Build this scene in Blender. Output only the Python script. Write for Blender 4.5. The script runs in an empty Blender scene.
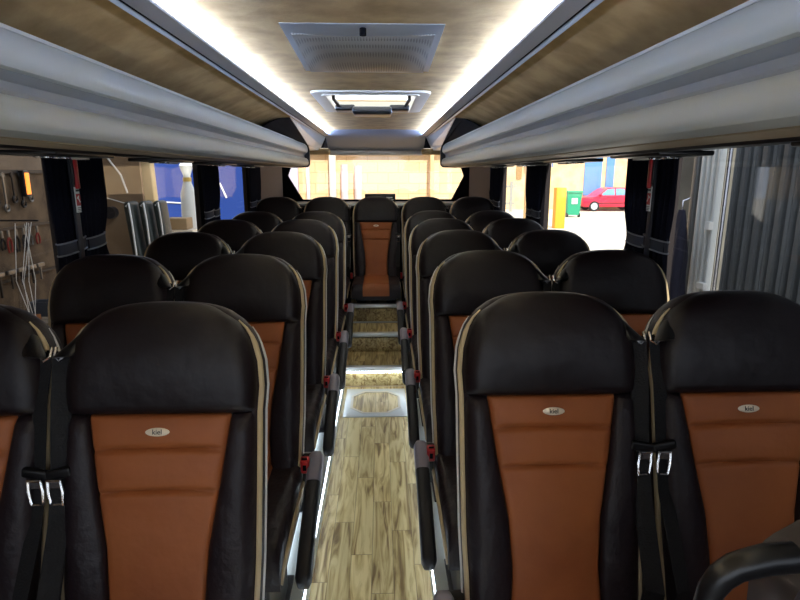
import bpy, bmesh, math, random
from mathutils import Vector, Matrix
from math import sin, cos, pi, radians, sqrt
random.seed(4)
sc = bpy.context.scene
col = sc.collection

# ------------------------------------------------------------------ camera
CAM = Vector((.05, 0, 1.58)); FOC = 560.0
th = math.atan(126/FOC); ps = math.atan(19/FOC*cos(th))
cd = bpy.data.cameras.new('camera'); cam = bpy.data.objects.new('camera', cd); col.objects.link(cam)
cd.sensor_width = 36; cd.lens = 36*FOC/800; cd.clip_start = .02; cd.clip_end = 200
cam.location = CAM; cam.rotation_euler = (pi/2-th, 0, -ps)
sc.camera = cam

# ------------------------------------------------------------------ world, sun, fill light, exposure
w = bpy.data.worlds.new('world'); sc.world = w; w.use_nodes = True
bg = w.node_tree.nodes['Background']; bg.inputs[0].default_value = (.80, .88, 1, 1); bg.inputs[1].default_value = 1.6
sd = bpy.data.lights.new('sun', 'SUN'); sd.energy = 5.8; sd.angle = radians(1); sd.color = (1, .95, .86)
so = bpy.data.objects.new('sun', sd); col.objects.link(so)
so.rotation_euler = Vector((-.12, .66, -.74)).to_track_quat('-Z', 'Y').to_euler()
LED_STRENGTH = 62.0
AISLE_LED = 9.0
def area(name, loc, target, sx, sy, power, color):
    l = bpy.data.lights.new(name, 'AREA'); l.shape = 'RECTANGLE'; l.size = sx; l.size_y = sy; l.energy = power; l.color = color
    o = bpy.data.objects.new(name, l); col.objects.link(o); o.location = loc
    o.rotation_euler = (Vector(target)-Vector(loc)).to_track_quat('-Z', 'Y').to_euler()
    return o
area('workshop_fill', (-2.3, 5.2, 3.2), (-3.2, 5.6, 1), .3, 3.5, 12, (1, .86, .66))  # unseen area light added to brighten the workshop on the left
sc.view_settings.view_transform = 'Standard'; sc.view_settings.look = 'None'
sc.view_settings.gamma = 1; sc.view_settings.use_curve_mapping = False
sc.view_settings.exposure = 0.5

# ------------------------------------------------------------------ materials
def lin(c):
    return tuple(((v/255)/12.92 if v/255 <= .04045 else ((v/255+.055)/1.055)**2.4) for v in c)
def mat(name, rgb, rough=.5, metal=0, spec=.5, noise=None, bump=None, coat=0, emit=None):
    """rgb: 0-255 sRGB. noise=(scale, rgb2, amount) ; bump=(scale, strength)"""
    m = bpy.data.materials.new(name); m.use_nodes = True
    nt = m.node_tree; b = nt.nodes['Principled BSDF']
    c = lin(rgb)
    b.inputs['Base Color'].default_value = (*c, 1)
    b.inputs['Roughness'].default_value = rough; b.inputs['Metallic'].default_value = metal
    b.inputs['Specular IOR Level'].default_value = spec
    b.inputs['Coat Weight'].default_value = coat
    tc = nt.nodes.new('ShaderNodeTexCoord')
    if noise:
        n = nt.nodes.new('ShaderNodeTexNoise'); n.inputs['Scale'].default_value = noise[0]; n.inputs['Detail'].default_value = 5
        r = nt.nodes.new('ShaderNodeValToRGB'); r.color_ramp.elements[0].position = .38; r.color_ramp.elements[1].position = .66
        r.color_ramp.elements[0].color = (*c, 1); r.color_ramp.elements[1].color = (*lin(noise[1]), 1)
        nt.links.new(tc.outputs['Object'], n.inputs['Vector']); nt.links.new(n.outputs['Fac'], r.inputs['Fac'])
        nt.links.new(r.outputs['Color'], b.inputs['Base Color'])
    if bump:
        n2 = nt.nodes.new('ShaderNodeTexNoise'); n2.inputs['Scale'].default_value = bump[0]; n2.inputs['Detail'].default_value = 4
        bp = nt.nodes.new('ShaderNodeBump'); bp.inputs['Strength'].default_value = bump[1]; bp.inputs['Distance'].default_value = .01
        nt.links.new(tc.outputs['Object'], n2.inputs['Vector']); nt.links.new(n2.outputs['Fac'], bp.inputs['Height'])
        nt.links.new(bp.outputs['Normal'], b.inputs['Normal'])
    if emit:
        b.inputs['Emission Color'].default_value = (*lin(emit[0]), 1); b.inputs['Emission Strength'].default_value = emit[1]
    return m
M = {}
M['leather'] = mat('black_leather', (22, 13, 17), .42, spec=.38, bump=(9, .55))
M['leather_side'] = mat('black_leather_side', (33, 24, 29), .46, spec=.38, bump=(16, .8))
M['tan'] = mat('tan_leather', (162, 94, 52), .5, spec=.35, noise=(6, (150, 84, 46)), bump=(10, .5))
M['cream'] = mat('cream_piping', (196, 176, 138), .45)
M['white_trim'] = mat('white_trim', (225, 225, 222), .3)
M['shell'] = mat('dark_shell', (22, 21, 24), .4)
M['plastic'] = mat('black_plastic', (20, 20, 23), .32)
M['softplastic'] = mat('soft_black', (26, 26, 31), .5)
M['cap'] = mat('grey_cap', (140, 136, 150), .4)
M['red'] = mat('red_plastic', (190, 30, 36), .35)
M['chrome'] = mat('chrome', (200, 200, 205), .22, metal=.95)
M['silver'] = mat('silver_badge', (240, 226, 204), .35, metal=.1)
M['web'] = mat('belt_webbing', (14, 15, 20), .8, bump=(200, .3))
M['frame'] = mat('seat_frame', (40, 40, 44), .45, metal=.3)
M['suede'] = mat('beige_suede', (198, 164, 114), .95, spec=.1, noise=(9, (168, 136, 90)), bump=(30, .15))
M['rack'] = mat('silver_rack', (184, 188, 184), .45)
M['rackdark'] = mat('rack_groove', (140, 142, 142), .5)  # darker copy of the rack grey, paints the shade of the recess
M['racktrim'] = mat('rack_beige_trim', (176, 160, 132), .5)
M['profile'] = mat('grey_profile', (205, 206, 218), .4)
M['profile_white'] = mat('profile_edge', (215, 222, 228), .3)
M['wall'] = mat('side_wall_fabric', (44, 38, 38), .85)
M['wallbrown'] = mat('rear_quarter_fabric', (120, 100, 84), .9)
M['blacktrim'] = mat('black_trim', (14, 14, 18), .85, spec=.08)
M['rearpanel'] = mat('rear_panel_grey', (120, 122, 130), .45)
M['ivory'] = mat('ivory_frame', (216, 208, 192), .45)
M['curtain'] = mat('navy_curtain', (17, 18, 30), .9, spec=.15, bump=(60, .2))
M['net'] = mat('grey_net', (120, 124, 132), .7)
M['platform'] = mat('platform_vinyl', (52, 48, 46), .6)
M['riser'] = mat('white_riser', (205, 212, 210), .35)
M['alu'] = mat('aluminium', (200, 204, 205), .3, metal=.5)
M['led'] = mat('led_strip', (240, 245, 255), .5, emit=((176, 204, 255), LED_STRENGTH))
M['aled'] = mat('aisle_led', (240, 245, 255), .5, emit=((225, 240, 255), AISLE_LED))
M['sled'] = mat('step_led', (240, 245, 255), .5, emit=((225, 240, 255), 10))
M['white'] = mat('white_paint', (232, 232, 228), .5)

def wood():
    m = bpy.data.materials.new('wood_vinyl'); m.use_nodes = True; nt = m.node_tree; b = nt.nodes['Principled BSDF']
    tc = nt.nodes.new('ShaderNodeTexCoord'); N = nt.nodes.new; L = nt.links.new
    sep = N('ShaderNodeSeparateXYZ'); L(tc.outputs['Object'], sep.inputs[0])
    # plank index across x
    def math_(op, a, bb=None):
        n = N('ShaderNodeMath'); n.operation = op
        for i, v in enumerate((a, bb)):
            if v is None: continue
            if isinstance(v, (int, float)): n.inputs[i].default_value = v
            else: L(v, n.inputs[i])
        return n.outputs[0]
    px = math_('DIVIDE', sep.outputs[0], .088)
    idx = math_('FLOOR', px)
    off = math_('MULTIPLY', idx, .37)
    py = math_('ADD', math_('DIVIDE', sep.outputs[1], .62), off)
    idy = math_('FLOOR', py)
    cmb = N('ShaderNodeCombineXYZ'); L(idx, cmb.inputs[0]); L(idy, cmb.inputs[1])
    wn = N('ShaderNodeTexWhiteNoise'); wn.noise_dimensions = '2D'; L(cmb.outputs[0], wn.inputs['Vector'])
    mp = N('ShaderNodeMapping'); mp.inputs['Scale'].default_value = (26, 2.4, 26)
    L(tc.outputs['Object'], mp.inputs[0])
    va = N('ShaderNodeVectorMath'); va.operation = 'MULTIPLY_ADD'; L(wn.outputs['Color'], va.inputs[0]); va.inputs[1].default_value = (9, 9, 9); L(mp.outputs[0], va.inputs[2])
    ns = N('ShaderNodeTexNoise'); ns.inputs['Scale'].default_value = 1.0; ns.inputs['Detail'].default_value = 6; ns.inputs['Distortion'].default_value = 1.6; L(va.outputs[0], ns.inputs['Vector'])
    r = N('ShaderNodeValToRGB'); e = r.color_ramp.elements
    e[0].position = .34; e[0].color = (*lin((128, 100, 56)), 1); e[1].position = .60; e[1].color = (*lin((226, 206, 150)), 1)
    e2 = r.color_ramp.elements.new(.46); e2.color = (*lin((192, 166, 108)), 1)
    L(ns.outputs['Fac'], r.inputs['Fac'])
    mx = N('ShaderNodeMix'); mx.data_type = 'RGBA'; mx.blend_type = 'MULTIPLY'; mx.inputs[0].default_value = .22
    L(r.outputs['Color'], mx.inputs[6]); L(wn.outputs['Value'], mx.inputs[7])
    # seams
    fx = math_('FRACT', px); fy = math_('FRACT', py)
    sx = math_('LESS_THAN', fx, .03); sy = math_('LESS_THAN', fy, .006)
    sm = math_('MAXIMUM', sx, sy)
    mx2 = N('ShaderNodeMix'); mx2.data_type = 'RGBA'; L(math_('MULTIPLY', sm, .6), mx2.inputs[0]); L(mx.outputs[2], mx2.inputs[6]); mx2.inputs[7].default_value = (*lin((96, 78, 50)), 1)
    L(mx2.outputs[2], b.inputs['Base Color']); b.inputs['Roughness'].default_value = .42
    return m
M['wood'] = wood()
def glass(name, tint=.9, fac=.06):
    m = bpy.data.materials.new(name); m.use_nodes = True; nt = m.node_tree
    nt.nodes.remove(nt.nodes['Principled BSDF']); out = nt.nodes['Material Output']
    t = nt.nodes.new('ShaderNodeBsdfTransparent'); t.inputs[0].default_value = (tint, tint, tint*1.01, 1)
    g = nt.nodes.new('ShaderNodeBsdfGlossy'); g.inputs['Roughness'].default_value = .02
    x = nt.nodes.new('ShaderNodeMixShader'); x.inputs[0].default_value = fac
    nt.links.new(t.outputs[0], x.inputs[1]); nt.links.new(g.outputs[0], x.inputs[2]); nt.links.new(x.outputs[0], out.inputs[0])
    return m
M['glass'] = glass('window_glass')

# ------------------------------------------------------------------ mesh helpers
class MB:
    def __init__(self): self.bm = bmesh.new()
    def box(self, c, s, rot=None, bev=0):
        r = bmesh.ops.create_cube(self.bm, size=1)
        vs = r['verts']
        bmesh.ops.scale(self.bm, vec=s, verts=vs)
        if bev:
            es = list({e for v in vs for e in v.link_edges})
            rb = bmesh.ops.bevel(self.bm, geom=es, offset=bev, segments=3, affect='EDGES', profile=.5)
            vs = list({v for f in rb['faces'] for v in f.verts} | {v for v in vs if v.is_valid})
        if rot is not None: bmesh.ops.rotate(self.bm, cent=(0, 0, 0), matrix=rot, verts=vs)
        bmesh.ops.translate(self.bm, vec=c, verts=vs)
        return self
    def tube(self, pts, r, seg=10, closed=False, flat=(1, 1), upv=None):
        pts = [Vector(p) for p in pts]; n = len(pts); rings = []
        rr = r if isinstance(r, (list, tuple)) else [r]*n
        prev = None
        for i, p in enumerate(pts):
            if closed: t = (pts[(i+1) % n]-pts[i-1])
            else: t = (pts[min(i+1, n-1)]-pts[max(i-1, 0)])
            t.normalize()
            if upv is not None: a = Vector(upv).cross(t)
            elif prev is None: a = t.cross(Vector((0, 0, 1)) if abs(t.z) < .9 else Vector((1, 0, 0)))
            else: a = prev - t*prev.dot(t)
            a.normalize(); prev = a; b = t.cross(a)
            rings.append([self.bm.verts.new(p + a*cos(2*pi*k/seg)*rr[i]*flat[0] + b*sin(2*pi*k/seg)*rr[i]*flat[1]) for k in range(seg)])
        for i in range(n if closed else n-1):
            A, B = rings[i], rings[(i+1) % n]
            for k in range(seg): self.bm.faces.new((A[k], A[(k+1) % seg], B[(k+1) % seg], B[k]))
        if not closed:
            self.bm.faces.new(rings[0][::-1]); self.bm.faces.new(rings[-1])
        return self
    def cyl(self, a, b, r, r2=None, seg=20):
        return self.tube([a, b], [r, r if r2 is None else r2], seg)
    def loft(self, rings, closed_ring=True, cap=True):
        R = [[self.bm.verts.new(p) for p in ring] for ring in rings]
        m = len(R[0])
        for A, B in zip(R[:-1], R[1:]):
            for k in range(m if closed_ring else m-1):
                self.bm.faces.new((A[k], A[(k+1) % m], B[(k+1) % m], B[k]))
        if cap and closed_ring:
            self.bm.faces.new(R[0][::-1]); self.bm.faces.new(R[-1])
        return self
    def poly(self, pts, th_vec=None):
        vs = [self.bm.verts.new(p) for p in pts]; f = self.bm.faces.new(vs)
        if th_vec is not None:
            r = bmesh.ops.extrude_face_region(self.bm, geom=[f])
            nv = [g for g in r['geom'] if isinstance(g, bmesh.types.BMVert)]
            bmesh.ops.translate(self.bm, vec=th_vec, verts=nv)
        return self
    def grid(self, nu, nv, fn, thick=None):
        V = [[self.bm.verts.new(fn(u/nu, v/nv)) for u in range(nu+1)] for v in range(nv+1)]
        for v in range(nv):
            for u in range(nu): self.bm.faces.new((V[v][u], V[v][u+1], V[v+1][u+1], V[v+1][u]))
        if thick:
            t = Vector(thick)
            B = [[self.bm.verts.new(x.co+t) for x in row] for row in V]
            for v in range(nv):
                for u in range(nu): self.bm.faces.new((B[v][u], B[v+1][u], B[v+1][u+1], B[v][u+1]))
            bd = [(V[0][u], B[0][u]) for u in range(nu+1)] + [(V[v][nu], B[v][nu]) for v in range(1, nv+1)] + [(V[nv][u], B[nv][u]) for u in range(nu-1, -1, -1)] + [(V[v][0], B[v][0]) for v in range(nv-1, 0, -1)]
            for i in range(len(bd)):
                a, b = bd[i], bd[(i+1) % len(bd)]
                self.bm.faces.new((a[0], a[1], b[1], b[0]))
        return self
    def build(self, name, m, parent=None, smooth=True, ang=40):
        bmesh.ops.recalc_face_normals(self.bm, faces=self.bm.faces)
        me = bpy.data.meshes.new(name); self.bm.to_mesh(me); self.bm.free()
        me.materials.append(m)
        if smooth:
            me.polygons.foreach_set('use_smooth', [True]*len(me.polygons))
            me.set_sharp_from_angle(angle=radians(ang))
        o = bpy.data.objects.new(name, me); col.objects.link(o)
        if parent: o.parent = parent
        return o
def tag(o, label=None, cat=None, group=None, kind=None):
    if label: o['label'] = label
    if cat: o['category'] = cat
    if group: o['group'] = group
    if kind: o['kind'] = kind
    return o
def empty(name, loc, label, cat, group=None, rz=0):
    o = bpy.data.objects.new(name, None); o.empty_display_size = .1; col.objects.link(o)
    o.location = loc; o.rotation_euler = (0, 0, rz)
    return tag(o, label, cat, group)
def kids(o): return [c for c in bpy.data.objects if c.parent == o]
def copy_tree(o, parent=None):
    c = o.copy(); col.objects.link(c); c.parent = parent
    for ch in kids(o): copy_tree(ch, c)
    return c
def struct(o, label=None):
    o['kind'] = 'structure'
    if label: o['label'] = label; 
    return o
def text_obj(name, s, size, m, parent, loc, rot, ext=.0006):
    cu = bpy.data.curves.new(name, 'FONT'); cu.body = s; cu.size = size; cu.align_x = 'CENTER'; cu.align_y = 'CENTER'; cu.extrude = ext
    t = bpy.data.objects.new(name+'_tmp', cu); col.objects.link(t)
    dg = bpy.context.evaluated_depsgraph_get(); dg.update()
    me = bpy.data.meshes.new_from_object(t.evaluated_get(dg)); me.name = name
    bpy.data.objects.remove(t); bpy.data.curves.remove(cu)
    me.materials.clear(); me.materials.append(m)
    o = bpy.data.objects.new(name, me); col.objects.link(o)
    if parent: o.parent = parent
    o.location = loc; o.rotation_euler = rot
    return o

# ================================================================== BUS SHELL
PZ = .12           # seat platform height
YR = 6.2           # rear wall
struct(MB().box((0, 1.3, -.03), (.50, 5.44, .06)).build('floor', M['wood']))
for s, nm in ((-1, 'left'), (1, 'right')):
    x0, x1 = .26, 1.19
    struct(MB().box((s*(x0+x1)/2, 2.35, PZ/2-.03), (x1-x0, 7.7, PZ+.06)).build('floor_platform_'+nm, M['platform']))
    e = empty('trim_1' if s < 0 else 'trim_2', (0, 0, 0), None, None)
    e['kind'] = 'structure'
    MB().box((s*.247, 1.4, PZ/2), (.022, 5.2, PZ-.004)).box((s*.29, 1.4, PZ+.004), (.11, 5.2, .008), bev=.003).build('riser', M['riser'], e)
    MB().box((s*.343, 1.4, PZ+.017), (.006, 5.2, .018)).build('light_strip', M['aled'], e); MB().box((s*.2345, 1.4, PZ-.010), (.006, 5.2, .012)).build('light_strip', M['aled'], e)

# steps up to the rear bench
def step(n, y0, y1, z0, z1, led):
    e = empty('trim_%d' % n, (0, 0, 0), None, None); e['kind'] = 'structure'
    MB().box((0, (y0+y1)/2+.01, (z0+z1)/2-.02), (.46, y1-y0-.02, z1-z0-.04+.0)).build('tread', M['wood'], e)
    MB().box((0, (y0+y1)/2, z1-.01), (.46, y1-y0, .02)).build('tread_top', M['wood'] if led else M['wood'], e)
    MB().box((0, y0+.012, z1-.006), (.462, .05, .036), bev=.008).build('nosing', M['white_trim'] if led else M['alu'], e)
    if led: MB().box((0, y0-.006, z1-.03), (.44, .008, .010)).build('light_strip', M['sled'], e)
step(3, 4.02, 4.42, 0, .15, True)
step(4, 4.42, 4.78, 0, .30, False)
step(5, 4.78, 6.15, 0, .46, False)
MB().box((0, 4.772, .308), (.45, .010, .014)).build('trim_6', M['alu'])
struct(bpy.data.objects['trim_6'])
# rear bench platform either side
for s, nm in ((-1, 'left'), (1, 'right')):
    struct(MB().box((s*.70, 5.55, .20), (.93, 1.2, .15)).build('floor_rear_'+nm, M['platform']))

# access hatch in the aisle floor
h = empty('floor_hatch', (0, 3.715, 0), 'white framed access hatch with octagonal wood inset in the aisle floor', 'hatch')
def ring_plate(mb, outer, inner, z0, z1):
    n = len(outer)
    vo = [[mb.bm.verts.new((x, y, z)) for x, y in outer] for z in (z0, z1)]
    vi = [[mb.bm.verts.new((x, y, z)) for x, y in inner] for z in (z0, z1)]
    for k in range(n):
        j = (k+1) % n
        mb.bm.faces.new((vo[1][k], vo[1][j], vi[1][j], vi[1][k])); mb.bm.faces.new((vo[0][k], vi[0][k], vi[0][j], vo[0][j]))
        mb.bm.faces.new((vo[0][k], vo[0][j], vo[1][j], vo[1][k])); mb.bm.faces.new((vi[0][k], vi[1][k], vi[1][j], vi[0][j]))
    return mb
def rrect(hx, hy, c, n=1):
    pts = []
    for (sx, sy, a0) in ((1, 1, 0), (-1, 1, 90), (-1, -1, 180), (1, -1, 270)):
        for k in range(n+1):
            a = radians(a0+90*k/n); pts.append((sx*(hx-c)+c*cos(a), sy*(hy-c)+c*sin(a)))
    return pts
MB_ = ring_plate(MB(), rrect(.215, .245, .004), rrect(.17, .19, .085), 0, .006); MB_.build('frame', M['alu'], h, smooth=False)
MB_ = ring_plate(MB(), rrect(.174, .194, .086), rrect(.158, .178, .08), 0, .008); MB_.build('inner_rim', M['ivory'], h, smooth=False)
MB().poly([(x, y, .001) for x, y in rrect(.172, .192, .085)], (0, 0, .003)).build('inset', M['wood'], h, smooth=False)

# side walls with openings -- windows run z 0.98..1.72
WZ0, WZ1 = .98, 1.72
wins = [(-1.55, 2.20), (2.36, 3.92), (4.13, 5.30)]
wn_ = 0
for s, nm in ((-1, 'left'), (1, 'right')):
    mb = MB(); X = s*1.19
    mb.box((X, 2.3, (WZ0-.1)/2), (.06, 7.8, WZ0+.1)).box((X, 2.3, (WZ1+2.06)/2), (.06, 7.8, 2.06-WZ1))
    prev = -1.6
    for a, b in wins+[(6.2, 6.2)]:
        mb.box((X, (prev+a)/2, (WZ0+WZ1)/2), (.06, a-prev, WZ1-WZ0+.002)); prev = b
    struct(mb.build('wall_'+nm, M['wall'], smooth=False))
    for a, b in wins:
        wn_ += 1
        e = empty('window_%d' % wn_, (X, (a+b)/2, (WZ0+WZ1)/2), None, None); e['kind'] = 'structure'
        L = b-a; H = WZ1-WZ0
        MB().box((0, 0, 0), (.006, L, H)).build('pane', M['glass'], e)
        m2 = MB()
        for yy in (-L/2, L/2): m2.box((-s*.018, yy, 0), (.025, .02, H))
        for zz in (-H/2, H/2): m2.box((-s*.018, 0, zz), (.025, L, .035))
        m2.build('window_frame', M['blacktrim'], e, smooth=False)
    # fabric clad rear quarter panel
    struct(MB().poly([(s*1.125, 5.62, .98), (s*1.125, 5.62, 1.7), (s*1.0, 6.14, 1.7), (s*1.0, 6.14, .98)], (s*.03, 0, 0)).build('trim_%d' % (7 if s < 0 else 8), M['wallbrown'], smooth=False))

# rear wall with window opening
outer = [(-1.22, -.1), (1.22, -.1), (1.22, .8), (1.22, 2.06), (-1.22, 2.06), (-1.22, .8)]
inner = [(-.80, 1.30), (.82, 1.30), (.955, 1.56), (.84, 1.86), (-.84, 1.86), (-.955, 1.56)]
mb = MB()
for (d) in (0, .06):
    pass
vo = [[mb.bm.verts.new((x, YR+d, z)) for x, z in outer] for d in (0, .06)]
vi = [[mb.bm.verts.new((x, YR+d, z)) for x, z in inner] for d in (0, .06)]
for k in range(6):
    j = (k+1) % 6
    mb.bm.faces.new((vo[0][k], vo[0][j], vi[0][j], vi[0][k])); mb.bm.faces.new((vo[1][k], vi[1][k], vi[1][j], vo[1][j]))
    mb.bm.faces.new((vo[0][k], vo[1][k], vo[1][j], vo[0][j])); mb.bm.faces.new((vi[0][k], vi[0][j], vi[1][j], vi[1][k]))
struct(mb.build('wall_rear', M['blacktrim'], smooth=False))
e = empty('window_7', (0, YR+.03, 1.55), None, None); e['kind'] = 'structure'
MB().poly([(x, 0, z-1.55) for x, z in inner], (0, .006, 0)).build('pane', M['glass'], e, smooth=False)
mb = MB(); mb.tube([(x, -.04, z-1.55) for x, z in inner], .012, 8, closed=True); mb.build('window_seal', M['blacktrim'], e)
# parcel shelf below rear window
struct(MB().box((0, 5.85, 1.275), (2.1, .66, .03), bev=.008).build('trim_9', mat('shelf_grey', (70, 68, 70), .7)))
struct(MB().box((0, 5.535, 1.285), (2.05, .03, .04), bev=.01).build('trim_10', M['alu']))

# ceiling
struct(MB().box((0, 2.05, 2.03), (1.26, 7.3, .06)).build('ceiling', M['suede'], smooth=False))
# remove part of the ceiling for the roof hatch: built as four slabs instead
bpy.data.objects.remove(bpy.data.objects['ceiling'])
HX0, HX1, HY0, HY1 = -.25, .25, 3.12, 3.93
mb = MB(); y0, y1 = -1.6, 5.72
mb.box((0, (y0+HY0)/2, 2.03), (1.26, HY0-y0, .06)).box((0, (HY1+y1)/2, 2.03), (1.26, y1-HY1, .06))
for s in (-1, 1): mb.box((s*(.25+.63)/2, (HY0+HY1)/2, 2.03), (.38, HY1-HY0, .06))
struct(mb.build('ceiling', M['suede'], smooth=False))
for s, nm in ((-1, 'left'), (1, 'right')):
    # sloping fabric side of the ceiling above the luggage rack
    prof = [(.54, 2.0), (.54, 1.950), (.62, 1.916), (.72, 1.868), (.82, 1.84), (1.0, 1.82), (1.13, 1.80), (1.135, 1.70), (1.18, 1.70), (1.18, 2.06), (.54, 2.06)]
    struct(MB().loft([[(s*x, y, z) for x, z in prof] for y in (-1.6, 5.2)]).build('ceiling_side_'+nm, M['suede']))
    prof = [(.54, 1.952), (.60, 1.82), (1.17, 1.80), (1.17, 2.06), (.54, 2.06)]
    struct(MB().loft([[(s*x, y, z) for x, z in prof] for y in (5.26, 6.19)]).build('ceiling_rear_'+nm, M['profile_white'], smooth=False))
    # cove light profile running the whole saloon
    e = empty('cove_light', (0, 0, 0), ('bright cove light strip in grey profile along the %s side of the beige ceiling' % nm), 'light', 'ceiling cove lights')
    MB().loft([[(s*x, y, z) for x, z in [(.450, 1.953), (.452, 1.948), (.518, 1.948), (.518, 1.953)]] for y in (-1.5, 6.0)]).build('profile', M['profile'], e, smooth=False)
    MB().loft([[(s*x, y, z) for x, z in [(.518, 2.0), (.518, 1.945), (.526, 1.940), (.540, 1.950), (.540, 2.0)]] for y in (-1.5, 6.0)]).build('edge_trim', M['profile_white'], e, smooth=False)
    MB().box((s*.512, 2.25, 1.9475), (.004, 7.4, .003)).build('groove_line', M['blacktrim'], e)
    MB().loft([[(s*x, y, z) for x, z in [(.478, 1.954), (.502, 1.966), (.502, 1.954)]] for y in (-1.5, 5.95)]).build('diffuser', M['led'], e, smooth=False)
# drop-down grey panel above rear window
mb = MB()
def rp(u, v):
    x = -.50+1.0*u
    arch = .10*(1-(2*u-1)**2)
    y = 5.72 - arch + v*(.46+arch); z = 2.0-.19*(v**.8)
    return (x, y, z)
mb.grid(24, 10, rp, (0, .02, .04)); struct(mb.build('ceiling_rear_panel', M['rearpanel']))
struct(MB().box((0, 6.16, 1.80), (1.0, .06, .05), bev=.015).build('trim_11', M['ivory']))
for s in (-1, 1):
    struct(MB().box((s*.60, 6.12, 1.81), (.24, .14, .06), bev=.02).build('trim_%d' % (12 if s < 0 else 13), M['suede']))
# front bulkhead so the saloon is closed behind the photographer (windscreen above)
struct(MB().box((0, -1.6, .45), (2.44, .06, 1.1)).build('wall_front', M['wall']))

# ================================================================== LUGGAGE RACKS
def rack(s, nm):
    e = empty('luggage_rack', (0, 0, 0), 'long silver grey luggage rack with rolled edge above the %s hand windows' % nm, 'luggage rack', 'overhead luggage racks')
    Y0, Y1 = -1.5, 5.2
    def ext(name, prof, m, ya=Y0, yb=Y1, ang=30):
        return MB().loft([[(s*x, y, z) for x, z in prof] for y in (ya, yb)]).build(name, m, e, ang=ang)
    def arc(cx, cz, r, a0, a1, n=8, k=1): return [(cx+r*cos(radians(a0+(a1-a0)*i/n)), cz+k*r*sin(radians(a0+(a1-a0)*i/n))) for i in range(n+1)]
    upper = [(.70, 1.826), (.650, 1.838), (.630, 1.838), (.618, 1.834), (.610, 1.826), (.605, 1.812), (.602, 1.795), (.603, 1.778), (.609, 1.766), (.622, 1.760), (.70, 1.760)]
    ext('upper_roll', upper, M['rack'])
    ext('groove_panel', [(.70, 1.80), (.616, 1.764), (.632, 1.745), (.634, 1.730), (.628, 1.716), (.70, 1.716)], M['rackdark'])
    lower = [(.72, 1.722), (.634, 1.722), (.616, 1.717), (.606, 1.708), (.600, 1.695), (.597, 1.680), (.599, 1.666), (.606, 1.656), (.620, 1.650), (.66, 1.648), (.72, 1.648)]
    ext('lower_roll', lower, M['rack'])
    ext('beige_trim', [(.655, 1.652), (.655, 1.645), (.74, 1.640), (.74, 1.652)], M['racktrim'])
    ext('shelf_floor', [(.66, 1.722), (1.13, 1.735), (1.13, 1.70), (.66, 1.70)], M['shell'])
    ext('underside_panel', [(.735, 1.642), (.745, 1.634), (1.0, 1.648), (1.12, 1.69), (1.12, 1.705), (.735, 1.705)], M['plastic'])
    ext('highlight_edge', [(.618, 1.8405), (.614, 1.832), (.640, 1.834), (.640, 1.8405)], M['white_trim'])  # white strip paints the thin highlight along the rack's top edge
    # end cap with arch up to the ceiling
    cap = [(.586, 1.70), (.588, 1.66), (.61, 1.638), (.74, 1.634), (1.13, 1.66), (1.13, 1.80), (.80, 1.835), (.66, 1.845), (.62, 1.843), (.60, 1.832), (.59, 1.80)]
    MB().loft([[(s*x, y, z) for x, z in cap] for y in (Y1, Y1+.035)]).build('end_cap', M['plastic'], e, ang=25)
    fa = [(.548, 3.88, 1.944), (.575, 3.72, 1.925), (.605, 3.60, 1.895), (.630, 3.50, 1.865), (.648, 3.44, 1.842), (.620, 5.2, 1.84), (.600, 5.2, 1.832)]
    MB().poly([(s*x, y, z) for x, y, z in fa], (s*.03, 0, -.004)).build('corner_fairing', M['blacktrim'], e, smooth=False)
    MB().poly([(s*.545, 3.88, 1.948), (s*.598, 5.22, 1.832), (s*.56, 5.9, 1.86), (s*.538, 5.9, 1.950)], (s*.02, 0, .0)).build('end_panel', M['profile_white'], e, smooth=False)
    # passenger service units on the underside
    for y in (.9, 1.75, 2.55, 3.35, 4.15):
        u = MB().box((s*.90, y, 1.637), (.16, .34, .014), bev=.005).build('service_unit', M['plastic'], e)
        for dy in (-.09, .0): MB().tube([(s*.90+.022*cos(a*pi/8), y+dy+.022*sin(a*pi/8), 1.628) for a in range(16)], .004, 6, closed=True).build('air_nozzle', M['chrome'], u)
        MB().cyl((s*.90, y+.11, 1.632), (s*.90, y+.11, 1.624), .025).build('reading_lamp', M['ivory'], u)
rack(-1, 'left'); rack(1, 'right')

# ================================================================== CEILING FITTINGS
v = empty('ceiling_speaker_panel', (0, 2.03, 2.0), 'silver perforated ceiling panel with small black knob nearest the camera', 'ceiling panel')
perf = bpy.data.materials.new('perforated'); perf.use_nodes = True
nt = perf.node_tree; b = nt.nodes['Principled BSDF']; tc = nt.nodes.new('ShaderNodeTexCoord'); vr = nt.nodes.new('ShaderNodeTexVoronoi')
vr.inputs['Scale'].default_value = 110; vr.inputs['Randomness'].default_value = 0
rp_ = nt.nodes.new('ShaderNodeValToRGB'); rp_.color_ramp.elements[0].position = .28; rp_.color_ramp.elements[1].position = .36
rp_.color_ramp.elements[0].color = (*lin((86, 82, 78)), 1); rp_.color_ramp.elements[1].color = (*lin((176, 172, 164)), 1)
nt.links.new(tc.outputs['Object'], vr.inputs['Vector']); nt.links.new(vr.outputs['Distance'], rp_.inputs['Fac']); nt.links.new(rp_.outputs['Color'], b.inputs['Base Color'])
b.inputs['Roughness'].default_value = .4; b.inputs['Metallic'].default_value = .3
M['perf'] = perf
def dome(hx, hy, z_edge, bul, xo=1.0):
    def f(u, vv):
        a = 2*u-1; c = 2*vv-1
        t = (1-abs(c)**2.5)*(1-abs(a)**4)
        return (a*hx, c*hy, z_edge - bul*t - .028*(vv))
    return f
MB().grid(20, 20, dome(.238, .295, -.002, .012), (0, 0, .02)).build('frame', M['alu'], v)
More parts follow.
